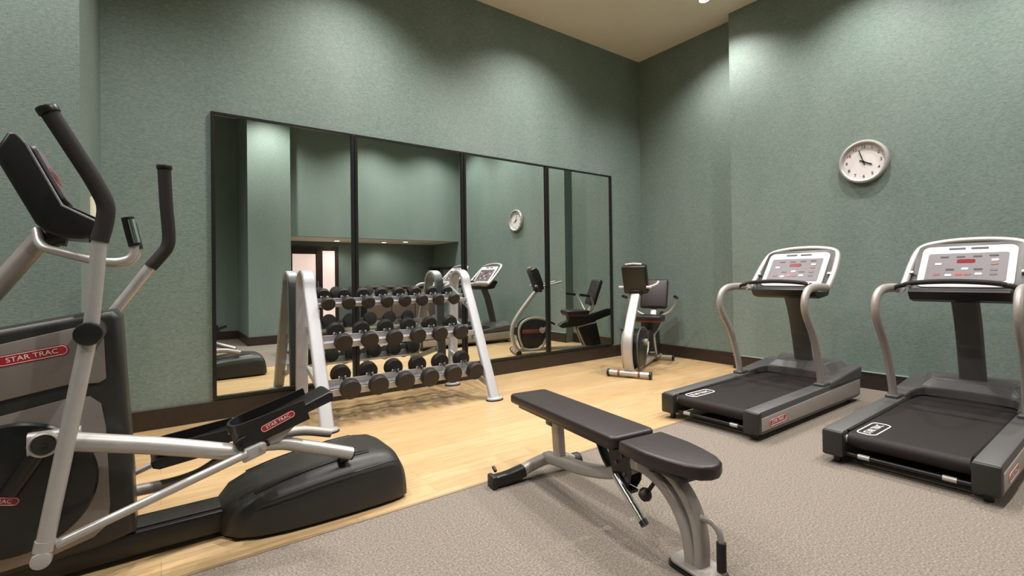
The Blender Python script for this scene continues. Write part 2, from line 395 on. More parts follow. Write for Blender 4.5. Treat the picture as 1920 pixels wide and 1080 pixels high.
hand('hour_hand', 118, .085, .011, .027); hand('minute_hand', 343, .125, .008, .030)
bm = newbm(); lathe(bm, [(.010, .022), (.010, .034), (0, .034)], seg=16); obj('hand_boss', cm(bm), BLACK, t)

# ------------------------------------------------------------------ treadmills
def make_treadmill(loc, label):
    t = thing('treadmill', label, 'treadmill', loc, group='treadmills facing the right wall')
    # side rails (housing) and silver side strips
    for s in (-1, 1):
        bm = newbm()
        prism(bm, [(0.005, .055), (0, .20), (.02, .212), (1.3, .238), (1.84, .238), (1.86, .22), (1.86, .06), (1.80, .045), (.05, .045)], s*.298, s*.41, 'y', bev=.010)
        obj('side_rail', bm, GPLAST, t, 'grey side rail')
        bm = newbm(); y0, y1 = (s*.405, s*.416)
        prism(bm, [(.03, .072), (.03, .165), (1.84, .205), (1.84, .10), (1.78, .072)], min(y0, y1), max(y0, y1), 'y', bev=.003)
        sp = obj('side_panel', bm, SILV2, t, 'silver side panel')
        if s == -1:
            badge(sp, (.26, -.4165, .118), (1, 0, .02), (0, 0, 1), .26, .055)
        bm = newbm(); cyl(bm, (.06, s*.35, 0), (.06, s*.35, .06), .022, 12); obj('levelling_foot', bm, BLACK, t)
        bm = newbm(); cyl(bm, (1.75, s*.33, 0), (1.75, s*.33, .06), .03, 12); obj('levelling_foot', bm, BLACK, t)
    # rear end caps
    for s in (-1, 1):
        bm = newbm(); box(bm, (.02, s*.353, .128), (.07, .118, .158), bev=.014); obj('end_cap', bm, DPLAST, t)
    # belt with rear roller curve
    bm = newbm(); pr_ = []
    for k in range(9):
        a = -PI/2 - PI * k / 8; pr_.append((.075 + .045*math.cos(a), .155 + .045*math.sin(a)))
    prof = [(1.5, .110)] + pr_ + [(1.5, .215)]
    prism(bm, prof, -.284, .284, 'y'); b = obj('running_belt', bm, BELT, t)
    # outline logo on the belt, near its rear left corner
    z_ = .2032
    LX, LY = .235, .205
    bm = newbm(); tube(bm, [Vector((LX + p[0], LY + p[1], z_)) for p in rrect(.31, .10, .036, 5)], .0040, 6, closed=True); lo = obj('belt_logo', bm, WHITEM, b, 'white outline logo')
    bm = text_bm('STAR TRAC', .060, Matrix.Translation((LX, LY, z_)) @ Matrix.Scale(.80, 4, (1, 0, 0)), .0008); obj('lettering', bm, WHITEM, lo, smooth=False)
    # deck below, black gap strips, rear bumper
    bm = newbm(); box(bm, (.80, 0, .13), (1.42, .50, .035)); obj('deck_board', bm, BLACK, t)
    for s in (-1, 1):
        bm = newbm(); box(bm, (.78, s*.292, .165), (1.4, .013, .09)); obj('belt_gap_strip', bm, BLACK, t)
        bm = newbm(); cyl(bm, (.066, s*.285, .155), (.066, s*.300, .155), .026, 16); obj('roller_end', bm, SILVER, t, 'silver roller end')
    bm = newbm(); cyl(bm, (.045, -.30, .068), (.045, .30, .068), .014, 14); bp = obj('rear_bumper', bm, BLACK, t)
    for s in (-1, 1):
        bm = newbm(); cyl(bm, (.045, s*.20 - .03, .068), (.045, s*.20 + .03, .068), .0155, 14); obj('bumper_ring', bm, SILVER, bp, 'silver ring')
    # motor hood: wide cover in front of the belt, edge curved around the belt
    bm = newbm(); outline = [(1.87, -.418), (1.87, .418), (1.20, .418), (1.20, .302)]
    N = 12
    inner = [(1.30, .296), (1.40, .286), (1.46, .25), (1.49, .15), (1.50, 0), (1.49, -.15), (1.46, -.25), (1.40, -.286), (1.30, -.296)]
    poly = outline + inner + [(1.20, -.302), (1.20, -.418)]
    tt = bmesh.new(); lo = [tt.verts.new((x, y, .222)) for x, y in poly]
    def hz(x, y): return .252 + max(0, x - 1.2) * .10
    hi = [tt.verts.new((x, y, hz(x, y))) for x, y in poly]
    tt.faces.new(lo); tt.faces.new(hi[::-1])
    for k in range(len(poly)): tt.faces.new((lo[k], hi[k], hi[(k+1) % len(poly)], lo[(k+1) % len(poly)]))
    bmesh.ops.recalc_face_normals(tt, faces=tt.faces)
    bmesh.ops.bevel(tt, geom=[e for e in tt.edges if (e.verts[0] in hi) and (e.verts[1] in hi)], offset=.006, segments=2, affect='EDGES')
    merge(bm, tt)
    obj('hood_base', bm, GPLAST, t)
    bm = newbm(); tt = bmesh.new()
    base = [(1.50, .30), (1.50, -.30), (1.84, -.38), (1.84, .38)]; top = [(1.58, .22), (1.58, -.22), (1.80, -.28), (1.80, .28)]
    A = [tt.verts.new((x, y, .262)) for x, y in base]; B = [tt.verts.new((x, y, .345 + .03*(x > 1.7))) for x, y in top]
    tt.faces.new(A); tt.faces.new(B[::-1])
    for k in range(4): tt.faces.new((A[k], B[k], B[(k+1) % 4], A[(k+1) % 4]))
    bmesh.ops.recalc_face_normals(tt, faces=tt.faces); bmesh.ops.bevel(tt, geom=tt.edges[:], offset=.012, segments=3, affect='EDGES'); merge(bm, tt)
    obj('motor_hood', bm, GPLAST, t)
    # centre column
    bm = newbm(); tube(bm, [(1.68, 0, .30), (1.62, 0, .55), (1.55, 0, .8), (1.45, 0, 1.02)], 0, sect=rrect(.16, .06, .02), smooth=6, up=(0, 1, 0))
    obj('centre_column', bm, GPLAST, t)
    # uprights
    for s in (-1, 1):
        bm = newbm()
        tube(bm, [(1.14, s*.36, .24), (1.12, s*.362, .34), (1.06, s*.366, .52), (.98, s*.37, .68), (.86, s*.372, .84), (.825, s*.372, .93), (.86, s*.37, 1.02), (.95, s*.365, 1.065), (1.12, s*.36, 1.075), (1.32, s*.345, 1.065)],
             0, sect=[(math.cos(2*PI*k/18)*.034, math.sin(2*PI*k/18)*.027) for k in range(18)], smooth=6)
        u = obj('upright', bm, SILV2, t)
        bm = newbm(); box(bm, (1.15, s*.36, .245), (.13, .085, .03), bev=.012, seg=3); obj('upright_foot', bm, GPLAST, u)
    # console frame loop
    lp = [(1.22, .33, 1.055), (1.32, .345, 1.06), (1.42, .345, 1.13), (1.53, .34, 1.24), (1.64, .32, 1.355), (1.69, .27, 1.405), (1.715, .14, 1.43), (1.72, 0, 1.436)]
    full = lp + [(x, -y, z) for x, y, z in lp[::-1][1:]]
    bm = newbm(); tube(bm, full, .025, 14, smooth=5); obj('console_frame', bm, SILVER, t)
    # console plate: lies in the sloped plane
    mw = frame3((1.50, 0, 1.235), (0, -1, 0), (.62, 0, .785)); inv = mw
    bm = newbm(); prism(bm, rrect(.55, .40, .05, 6), -.022, 0, 'z', bev=.006); bmesh.ops.transform(bm, matrix=mw, verts=bm.verts); cp = obj('console_panel', bm, WHITEP, t, 'white console panel')
    bm = newbm(); prism(bm, rrect(.655, .49, .09, 6), -.05, -.014, 'z', bev=.008); bmesh.ops.transform(bm, matrix=mw, verts=bm.verts); obj('console_back', bm, DPLAST, t)
    bm = newbm(); prism(bm, rrect(.46, .27, .015, 3), 0, .003, 'z'); bmesh.ops.transform(bm, matrix=mw @ Matrix.Translation((0, -.01, 0)), verts=bm.verts); kp = obj('keypad', bm, KEYPAD, cp)
    def chip(par, nm, x, y, w_, h_, m_):
        b_ = newbm(); prism(b_, rrect(w_, h_, min(w_, h_) * .3, 3), .003, .0055, 'z'); bmesh.ops.transform(b_, matrix=mw @ Matrix.Translation((x, y - .01, 0)), verts=b_.verts); obj(nm, b_, m_, par)
    chip(kp, 'red_display', 0, .055, .105, .034, REDLED)
    for x, y in ((-.13, .098), (-.035, .098), (.06, .100), (.15, .104), (-.085, -.025), (.075, -.025)): chip(kp, 'display_window', x, y, .05, .014, BLACK)
    for x, y, m_ in ((.16, .06, WHITEP), (.16, .025, REDSEAT), (-.16, .03, WHITEP), (-.16, -.07, REDSEAT), (0, -.02, WHITEP), (-.03, -.07, REDM), (.02, -.07, REDSEAT), (.08, -.07, WHITEP), (-.09, -.08, WHITEP), (.16, -.03, GPLAST), (.16, -.07, GPLAST)):
        chip(kp, 'key', x, y, .04, .02, m_)
    for x in (-.065, .065):
        b_ = newbm(); prism(b_, rrect(.10, .016, .006, 3), 0, .004, 'z'); bmesh.ops.transform(b_, matrix=mw @ Matrix.Translation((x, .172, 0)), verts=b_.verts); obj('speaker_slot', b_, BLACK, cp)
    for s in (-1, 1):
        b_ = newbm(); prism(b_, rrect(.03, .02, .006, 3), -.02, .012, 'z'); bmesh.ops.transform(b_, matrix=mw @ Matrix.Translation((s*.318, -.06, 0)), verts=b_.verts); obj('frame_clip', b_, SILVER, cp)
    # tray below the console
    bm = newbm(); prism(bm, [(1.22, 1.045), (1.25, 1.065), (1.44, 1.07), (1.56, 1.13), (1.60, 1.10), (1.52, .985), (1.34, .965), (1.26, .985)], -.285, .285, 'y', bev=.012, seg=3); obj('console_tray', bm, BPLAST, t)
    # grip bar curving across between the arms
    bm = newbm(); tube(bm, [(1.13, .345, 1.073), (1.12, .29, 1.095), (1.115, .20, 1.115), (1.11, 0, 1.125), (1.115, -.20, 1.115), (1.12, -.29, 1.095), (1.13, -.345, 1.073)], .018, 14, smooth=6); gb = obj('grip_bar', bm, FOAM, t)
    for s in (-1, 1):
        bm = newbm(); tube(bm, [(1.1285, s*.335, 1.077), (1.1195, s*.285, 1.097), (1.117, s*.235, 1.109)], .0178, 14, smooth=4); obj('pulse_sensor', bm, CHROME, gb, 'metal pulse sensor')
    return t
make_treadmill((3.40, .94, 0), 'treadmill nearest the camera at the right edge, standing wholly on carpet')
make_treadmill((3.40, 2.17, 0), 'treadmill between the recumbent bike and the other treadmill, its far rail on wood')

# ------------------------------------------------------------------ dumbbell rack
rk = thing('dumbbell_rack', 'light grey three-tier dumbbell rack standing before the mirrors', 'rack', (1.835, 4.3, 0))
RX = 1.835; RY = 4.3
FXL, FXR = 1.05, 2.62
for fx in (FXL, FXR):
    x = fx - RX
    pts = [(x, 3.96 - RY, .02), (x, 4.09 - RY, .30), (x, 4.24 - RY, .62), (x, 4.385 - RY, .93), (x, 4.47 - RY, 1.10)]
    for k in range(1, 8):
        a = PI - PI * k / 8; pts.append((x, 4.61 - RY + .128*math.cos(a), 1.135 + .125*math.sin(a)))
    pts += [(x, 4.745 - RY, 1.10), (x, 4.765 - RY, .7), (x, 4.79 - RY, .3), (x, 4.80 - RY, .02)]
    bm = newbm(); tube(bm, pts, 0, sect=rrect(.105, .048, .018, 4), up=(1, 0, 0), smooth=3); e_ = obj('end_frame', bm, RACKM, rk)
    for y in (3.955, 4.80):
        bm = newbm(); lathe(bm, [(0, 0), (.092, 0), (.092, .008), (.090, .012), (0, .012)], (x, y - RY, 0), seg=28)
        for v in bm.verts: v.co.y = (y - RY) + (v.co.y - (y - RY)) * .72
        obj('foot_pad', bm, BLACK, e_, 'black rubber foot pad')
        bm = newbm(); lathe(bm, [(0, .011), (.086, .011), (.082, .024), (.07, .030), (0, .030)], (x, y - RY, 0), seg=28)
        for v in bm.verts: v.co.y = (y - RY) + (v.co.y - (y - RY)) * .68
        obj('foot_cap', bm, RACKM, e_)
TIERS = [dict(n=8, x0=1.168, x1=2.395, f=(4.335, .985), r=(4.49, 1.058), rad=.058, hl=.055, nm='top'),
         dict(n=6, x0=1.245, x1=2.375, f=(4.175, .665), r=(4.40, .742), rad=.075, hl=.070, nm='middle'),
         dict(n=6, x0=1.265, x1=2.465, f=(4.065, .290), r=(4.335, .370), rad=.084, hl=.082, nm='bottom')]
ordn = ['first', 'second', 'third', 'fourth', 'fifth', 'sixth', 'seventh', 'eighth']
for T in TIERS:
    fy, fz = T['f']; ry, rz = T['r']; L = math.hypot(ry - fy, rz - fz); ty, tz = (ry - fy)/L, (rz - fz)/L; ny, nz = -tz, ty
    ang = math.atan2(tz, ty); rot = Matrix.Rotation(ang, 3, 'X'); rad = T['rad']
    # rails: a tilted tray whose upturned plates carry the handles between the heads
    xa, xb = FXL + .05 - RX, FXR - .05 - RX; cx = (xa + xb)/2; n = T['n']
    X = [T['x0'] + (T['x1'] - T['x0'])*k/(n-1) for k in range(n)]
    my, mz = (fy + ry)/2, (fz + rz)/2; off = L/2 - T['hl']/2 - .012
    for s_, nm in ((-1, 'front_rail'), (1, 'rear_rail')):
        q = bmesh.new(); hgt = rad * .95 - .016
        box(q, (cx, s_*off, -.017 - hgt/2), (xb - xa, .007, hgt), None, bev=.0015, seg=1)
        for xx in X:
            for e in (-1, 1): box(q, (xx - RX + e*.026, s_*off, -.006), (.016, .009, .026), None, bev=.002, seg=1)
        box(q, (cx, s_*off*.75, -rad*.93), (xb - xa, off*.55, .006), None, bev=.0015, seg=1)
        bmesh.ops.transform(q, matrix=Matrix.Translation((0, my - RY, mz)) @ rot.to_4x4(), verts=q.verts)
        bm = newbm(); merge(bm, q); obj(nm, bm, RACKM, rk)
    # end brackets
    for fx, s in ((FXL, 1), (FXR, -1)):
        ox = fx - RX + s*.045; cyy, czz = (fy + ry)/2 - ny*(rad + .03), (fz + rz)/2 - nz*(rad + .03)
        y_end = 4.75; y_st = {'top': 4.36, 'middle': 4.22, 'bottom': 4.05}[T['nm']]
        bm = newbm(); z_at = lambda y: czz + (y - cyy) * tz/ty
        poly = [(y_st - RY, z_at(y_st) - .028), (y_end - RY, z_at(y_end) - .028), (y_end - RY, z_at(y_end) + .028), (y_st - RY, z_at(y_st) + .028)]
        prism(bm, poly, ox - .012, ox + .012, 'x', bev=.003, seg=1); obj('tier_bracket', bm, RACKM, rk)
    T['ang'] = ang; T['L'] = L
# dumbbells
for T in TIERS:
    L, rad, hl, n = T['L'], T['rad'], T['hl'], T['n']
    def build(x):
        t = thing('dumbbell', '', 'dumbbell', (x, (T['f'][0]+T['r'][0])/2, (T['f'][1]+T['r'][1])/2), group='dumbbells on the ' + T['nm'] + ' tier', rx=T['ang'])
        bm = newbm(); cyl(bm, (0, -L/2 + hl/2 - .005, 0), (0, L/2 - hl/2 + .005, 0), .015, 14); h_ = obj('handle', bm, CHROME, t, 'chrome handle')
        for s in (-1, 1):
            bm = newbm(); y0 = s*L/2 - hl/2; b = rad*.16
            lathe(bm, [(0, 0), (rad*.52, 0), (rad - b*1.2, .004), (rad - b*.3, b*.5), (rad, b*1.3), (rad, hl - b*1.3), (rad - b*.3, hl - b*.5), (rad - b*1.2, hl - .004), (rad*.52, hl), (0, hl)], (0, y0, 0), (0, 1, 0), 28)
            obj('weight_head', bm, RUBBER, t)
        return t
    proto = build(T['x0'])
    for k in range(n):
        if k == 0: o = proto
        else:
            o = proto.copy(); COL.objects.link(o)
            for ch in list(proto.children):
                c_ = ch.copy(); COL.objects.link(c_); c_.parent = o
        o.location.x = T['x0'] + (T['x1'] - T['x0'])*k/(n-1)
        pos = ('leftmost' if k == 0 else 'rightmost' if k == n-1 else ordn[k] + ' from left')
        o['label'] = 'black round-headed dumbbell, ' + pos + ' on the ' + T['nm'] + ' tier of the rack'

# ------------------------------------------------------------------ adjustable bench
ba = math.atan2(-.992, -.123)
bn = thing('weight_bench', 'adjustable flat weight bench with black pads and curved silver legs', 'bench', (1.915, 2.51, 0), ba)
def padpoly(w, L, r, s0): return [(s0 + L/2 + p[0], p[1]) for p in rrect(L, w, r, 8)]
bm = newbm(); prism(bm, padpoly(.27, 1.0, .035, 0.0), .402, .457, 'z', bev=.016, seg=4); obj('back_pad', bm, VINYL, bn)
seatpoly = [(1.03, -.125), (1.045, -.135), (1.20, -.135), (1.30, -.118), (1.38, -.095), (1.43, -.062), (1.452, -.02), (1.452, .02), (1.43, .062), (1.38, .095), (1.30, .118), (1.20, .135), (1.045, .135), (1.03, .125)]
bm = newbm(); prism(bm, seatpoly, .395, .455, 'z', bev=.016, seg=4); obj('seat_pad', bm, VINYL, bn)
bm = newbm(); prism(bm, padpoly(.20, .90, .02, .05), .375, .402, 'z', bev=.004); obj('back_pad_board', bm, BLACK, bn)
bm = newbm(); prism(bm, padpoly(.19, .30, .03, 1.07), .372, .397, 'z', bev=.004); obj('seat_pad_board', bm, BLACK, bn)
bm = newbm(); tube(bm, [(.20, 0, .365), (.98, 0, .355)], 0, sect=rrect(.035, .05, .008)); obj('back_support_tube', bm, BPLAST, bn)
bm = newbm(); tube(bm, [(.37, 0, .11), (.345, 0, .358)], 0, sect=rrect(.075, .045, .008), up=(1, 0, 0)); obj('rear_post', bm, SILV2, bn)
bm = newbm(); box(bm, (.29, 0, .33), (.07, .05, .04), bev=.006); obj('post_latch', bm, BLACK, bn)
bm = newbm(); tube(bm, [(.23, 0, .105), (.38, 0, .125), (.60, 0, .155), (.80, 0, .205), (.92, 0, .255), (1.0, 0, .305)], 0, sect=rrect(.06, .07, .016), smooth=5, up=(0, 0, 1)); obj('main_beam', bm, SILV2, bn)
# rear cross foot, curved, black sleeves
cf = [(.235, -.18, .055), (.235, -.12, .075), (.235, 0, .095), (.235, .12, .075), (.235, .18, .055)]
bm = newbm(); tube(bm, cf, 0, sect=rrect(.06, .06, .018), smooth=5, up=(0, 0, 1)); cfo = obj('rear_cross_foot', bm, SILV2, bn)
for s in (-1, 1):
    if s == 1: continue
    bm = newbm(); tube(bm, [(.235, s*.17, .058), (.235, s*.27, .040), (.235, s*.36, .034)], 0, sect=rrect(.066, .068, .016), smooth=4, up=(0, 0, 1)); obj('foot_sleeve', bm, BLACK, cfo, 'black foot sleeve')
    bm = newbm(); box(bm, (.235, s*.372, .036), (.082, .03, .072), bev=.008); obj('end_cap', bm, RUBBER, cfo)
    bm = newbm(); cyl(bm, (.19, s*.33, .07), (.16, s*.33, .085), .010, 10); obj('bolt', bm, BLACK, cfo)
bm = newbm(); cyl(bm, (.235, .185, .045), (.235, .235, .045), .045, 24, bev=.008); obj('transport_wheel', bm, RUBBER, bn)
# hinge group
bm = newbm()
for s in (-1, 1):
    prism(bm, [(.84, .37), (1.0, .37), (1.01, .30), (1.0, .23), (.97, .185), (.92, .185), (.885, .22), (.865, .28)], s*.034 - .004, s*.034 + .004, 'y', bev=.002, seg=1)
obj('hinge_plate', bm, BPLAST, bn)
bm = newbm(); tube(bm, [(.74, 0, .34), (.80, 0, .26), (.90, 0, .19), (.99, 0, .18)], 0, sect=rrect(.014, .05, .004), smooth=5, up=(0, 0, 1)); obj('adjustment_arc', bm, BPLAST, bn)
bm = newbm()
for (a, z) in ((.91, .30), (.965, .26), (.95, .34)): cyl(bm, (a, -.044, z), (a, .044, z), .009, 12)
obj('hinge_bolt', bm, GPLAST, bn)
bm = newbm(); cyl(bm, (.92, -.055, .245), (1.105, -.055, .10), .018, 16); rb = obj('adjuster_bar', bm, CHROME, bn, 'chrome adjuster bar')
bm = newbm(); cyl(bm, (1.10, -.055, .104), (1.116, -.055, .0915), .0195, 16); obj('bar_cap', bm, BLACK, rb)
bm = newbm(); cyl(bm, (.82, .02, .225), (.92, -.055, .245), .010, 12); obj('adjuster_link', bm, BLACK, bn)
bm = newbm(); cyl(bm, (1.15, -.01, .30), (1.105, -.03, .225), .009, 12); lathe(bm, [(0, 0), (.018, .002), (.028, .012), (.031, .028), (.022, .046), (0, .050)], (1.115, -.028, .235), (-.45, -.35, -.6), 20); obj('pull_knob', bm, RUBBER, bn)
bm = newbm(); cyl(bm, (1.16, -.06, .352), (1.16, .06, .352), .012, 12); box(bm, (1.14, 0, .362), (.16, .07, .024), bev=.004); obj('seat_bracket', bm, BLACK, bn)
# curved front leg
bm = newbm(); tube(bm, [(.98, 0, .318), (1.08, 0, .325), (1.18, 0, .295), (1.26, 0, .235), (1.315, 0, .15), (1.335, 0, .07), (1.34, 0, .02)], 0, sect=rrect(.055, .075, .014), smooth=6, up=(1, 0, .3)); obj('front_leg', bm, SILV2, bn)
bm = newbm(); tube(bm, [(1.13, 0, .36), (1.22, 0, .345), (1.30, 0, .29), (1.355, 0, .21), (1.375, 0, .12), (1.375, 0, .02)], 0, sect=rrect(.04, .068, .014), smooth=6, up=(1, 0, .3)); obj('leg_brace', bm, SILV2, bn)
bm = newbm(); prism(bm, rrect(.22, .155, .045, 5), 0, .012, 'z'); bmesh.ops.translate(bm, verts=bm.verts, vec=(1.355, 0, 0)); fb = obj('front_foot', bm, BLACK, bn)
bm = newbm(); prism(bm, rrect(.205, .14, .04, 5), .012, .030, 'z', bev=.007, seg=3); bmesh.ops.translate(bm, verts=bm.verts, vec=(1.355, 0, 0)); obj('foot_cover', bm, SILV2, fb)
bm = newbm(); tube(bm, [(1.355, 0, .215), (1.40, .015, .215), (1.435, .025, .19), (1.445, .03, .14), (1.445, .03, .03)], .0125, 14, smooth=6); hb = obj('lift_handle', bm, SILV2, bn)
bm = newbm(); tube(bm, [(1.445, .03, .145), (1.445, .03, .035)], .0185, 16); obj('grip_sleeve', bm, FOAM, hb)

# ------------------------------------------------------------------ cross trainer
ex = thing('cross_trainer', 'silver and black cross trainer at the left edge of the photo', 'elliptical', (0, 2.76, 0))
EY = 2.76
def Y(y): return y - EY
# rear ramp hood
def hood():
    bm = newbm(); st = []
    data = [(.205, .03, .10), (.23, .12, .135), (.28, .19, .175), (.36, .235, .20), (.48, .26, .228), (.62, .27, .252), (.78, .272, .270), (.92, .27, .275), (1.0, .265, .265), (1.05, .255, .238), (1.08, .24, .18), (1.09, .225, .11)]
    rings = []
    for x, hw, zt in data:
        ring = []
        for k in range(25):
            a = PI * k / 24; c, s = math.cos(a), math.sin(a)
            yy = hw * math.copysign(abs(c) ** .42, c); zz = .018 + (zt - .018) * (abs(s) ** .55)
            if k in (0, 24): zz = .018
            ring.append(bm.verts.new((x, yy, zz)))
        rings.append(ring)
    for A, B in zip(rings, rings[1:]):
        for k in range(24): bm.faces.new((A[k], A[k+1], B[k+1], B[k]))
        bm.faces.new((A[0], B[0], B[24], A[24]))
    bm.faces.new(rings[0]); bm.faces.new(rings[-1][::-1]); return bm
hd = obj('ramp_hood', hood(), DPLAST, ex, 'charcoal ramp cover')
for s in (-1, 1):
    bm = newbm(); tube(bm, [(.36, s*.155, .191), (.48, s*.155, .220), (.62, s*.155, .244), (.78, s*.155, .262), (.90, s*.155, .267)], 0, sect=rrect(.012, .03, .004), smooth=4, up=(0, 0, 1)); obj('roller_slot', bm, BLACK, hd, 'black roller slot')
    bm = newbm(); tube(bm, [(.36, s*.232, .155), (.5, s*.262, .185), (.7, s*.270, .21), (.95, s*.270, .225), (1.03, s*.258, .215)], .0035, 8, smooth=4); obj('seam_line', bm, BLACK, hd)
bm = newbm(); box(bm, (.72, 0, .012), (.60, .46, .022), bev=.004); obj('ramp_base', bm, BLACK, ex)
bm = newbm(); box(bm, (-.33, 0, .075), (1.26, .20, .10), bev=.012); obj('base_rail', bm, BLACK, ex)
bm = newbm(); box(bm, (-.33, 0, .1265), (1.24, .14, .012), bev=.004); obj('rail_cover', bm, DPLAST, ex)
bm = newbm(); box(bm, (-.88, 0, .05), (.09, .66, .07), bev=.015); fs = obj('front_stabiliser', bm, DPLAST, ex)
for s in (-1, 1):
    bm = newbm(); cyl(bm, (-.88, s*.28, 0), (-.88, s*.28, .03), .025, 14); obj('levelling_foot', bm, BLACK, fs)
# drive housing
BL = -.98
body = [(BL, .12), (BL - .02, .5), (BL + .03, .86), (BL + .14, .95), (-.55, 1.015), (-.25, 1.07), (-.155, 1.08), (-.13, 1.05), (-.115, .75), (-.097, .45), (-.085, .13), (-.2, .10), (-.7, .07), (-.9, .08)]
bm = newbm(); prism(bm, body, Y(2.64), Y(2.88), 'y', bev=.03, seg=4); hs = obj('drive_housing', bm, DPLAST, ex, 'charcoal drive housing')
up_ = [(BL + .05, .66), (BL + .07, .86), (BL + .16, .905), (-.5, .965), (-.26, 1.02), (-.20, 1.015), (-.185, .97), (-.178, .80), (-.20, .785), (-.30, .79), (-.5, .752), (-.8, .685)]
lo_ = [(BL + .04, .15), (BL + .04, .60), (-.8, .63), (-.5, .695), (-.30, .735), (-.23, .735), (-.195, .70), (-.18, .60), (-.168, .28), (-.175, .20), (-.22, .16), (-.35, .125), (-.7, .095), (-.9, .10)]
for s, nm in ((-1, 'near'), (1, 'far')):
    y0 = s*.118; y1 = s*.128
    bm = newbm(); prism(bm, up_, min(y0, y1), max(y0, y1), 'y', bev=.004); upn = obj('upper_side_panel', bm, PANELM, hs, 'silver side panel')
    bm = newbm(); prism(bm, lo_, min(y0, y1), max(y0, y1), 'y', bev=.004); lpn = obj('lower_side_panel', bm, PANELM, hs, 'silver side panel')
    bm = newbm(); lathe(bm, [(0, 0), (.252, 0), (.252, .012), (.244, .020), (.20, .026), (0, .030)], (-.455, s*.124, .415), (0, s, 0), 64); dc = obj('crank_disc', bm, DISCM, hs, 'round black crank disc')
    if s == -1:
        badge(upn, (-.395, -.1285, .918), (1, 0, .16), (0, 0, 1), .21, .042)
        badge(dc, (-.50, -.1545, .395), (1, 0, -.28), (0, 0, 1), .15, .032)
# mast and console
bm = newbm(); tube(bm, [(-.66, 0, .95), (-.52, 0, 1.17), (-.375, 0, 1.40)], .036, 20, smooth=4); obj('console_mast', bm, SILV2, ex)
con = [(-.46, 1.775), (-.435, 1.78), (-.405, 1.74), (-.305, 1.51), (-.20, 1.452), (-.187, 1.44), (-.192, 1.395), (-.25, 1.375), (-.315, 1.38), (-.36, 1.40), (-.385, 1.43), (-.50, 1.69)]
bm = newbm(); prism(bm, con, -.13, .13, 'y', bev=.012, seg=3); cn = obj('console', bm, BPLAST, ex)
mw = frame3((-.352, 0, 1.632), (0, 1, 0), (-.40, 0, .92)); mw = mw @ Matrix.Rotation(0, 4, 'X')
bm = newbm(); prism(bm, rrect(.22, .23, .02, 4), -.004, .010, 'z', bev=.002); bmesh.ops.transform(bm, matrix=mw, verts=bm.verts); kp = obj('console_display', bm, KEYPAD, cn, 'grey display plate')
for x, y, w_, h_, m_ in ((0, .05, .13, .06, REDLED), (-.07, -.02, .04, .03, REDM), (.07, -.02, .04, .03, REDM), (0, -.05, .17, .035, KEYPAD)):
    bm = newbm(); prism(bm, rrect(w_, h_, .006, 3), .010, .013, 'z'); bmesh.ops.transform(bm, matrix=mw, verts=bm.verts); obj('display_key', bm, m_, kp)
bm = newbm(); box(bm, (-.25, 0, 1.485), (.09, .2, .008), Matrix.Rotation(.48, 3, 'Y'), bev=.003); obj('tray_liner', bm, BLACK, cn)
bm = newbm(); tube(bm, [(-.375, 0, 1.38), (-.34, 0, 1.40), (-.31, 0, 1.40)], .05, 16); obj('console_neck', bm, BPLAST, ex)
bm = newbm(); box(bm, (-.215, 0, 1.375), (.03, .24, .03), bev=.006); obj('console_latch', bm, BLACK, cn)
for s in (-1, 1):
    bm = newbm(); tube(bm, [(-.395, s*.04, 1.41), (-.37, s*.11, 1.345), (-.30, s*.135, 1.315), (-.20, s*.14, 1.285), (-.125, s*.14, 1.285), (-.09, s*.14, 1.31), (-.082, s*.14, 1.355)], .0165, 14, smooth=6); fg = obj('fixed_handlebar', bm, SILVER, ex)
    bm = newbm(); tube(bm, [(-.081, s*.14, 1.35), (-.105, s*.14, 1.47)], .0225, 18); g_ = obj('pulse_grip', bm, BLACK, fg)
    bm = newbm(); tube(bm, [(-.074, s*.153, 1.362), (-.094, s*.153, 1.46)], .014, 14); obj('pulse_sensor', bm, CHROME, g_, 'metal pulse sensor')
# moving arms
NY, FY = -.30, .30
bm = newbm(); cyl(bm, (-.215, -.13, 1.005), (-.215, NY - .045, 1.005), .044, 32, bev=.008); obj('pivot_cap', bm, BPLAST, ex)
bm = newbm(); cyl(bm, (-.215, .13, 1.005), (-.215, FY + .045, 1.005), .044, 32, bev=.008); obj('pivot_cap', bm, BPLAST, ex)
# near arm
bm = newbm(); tube(bm, [(-.215, NY, 1.0), (-.345, NY, .22)], .027, 20); la = obj('lower_arm', bm, SILVER, ex)
bm = newbm(); cyl(bm, (-.348, NY - .032, .20), (-.348, NY + .032, .20), .030, 24, bev=.006); cyl(bm, (-.345, NY, .225), (-.338, NY, .262), .0305, 20); obj('arm_joint', bm, SILVER, la)
bm = newbm(); tube(bm, [(-.21, NY, 1.02), (-.195, NY, 1.2), (-.183, NY, 1.37)], .0245, 18, smooth=3); ua = obj('upper_arm', bm, SILVER, ex)
bm = newbm(); tube(bm, [(-.184, NY, 1.355), (-.168, NY, 1.43), (-.165, NY, 1.50), (-.195, NY, 1.58), (-.245, NY, 1.68), (-.325, NY, 1.835)], .029, 18, smooth=6); g_ = obj('foam_grip', bm, FOAM, ua)
bm = newbm(); cyl(bm, (-.318, NY, 1.822), (-.331, NY, 1.847), .034, 20, bev=.004); obj('grip_end_cap', bm, BLACK, g_)
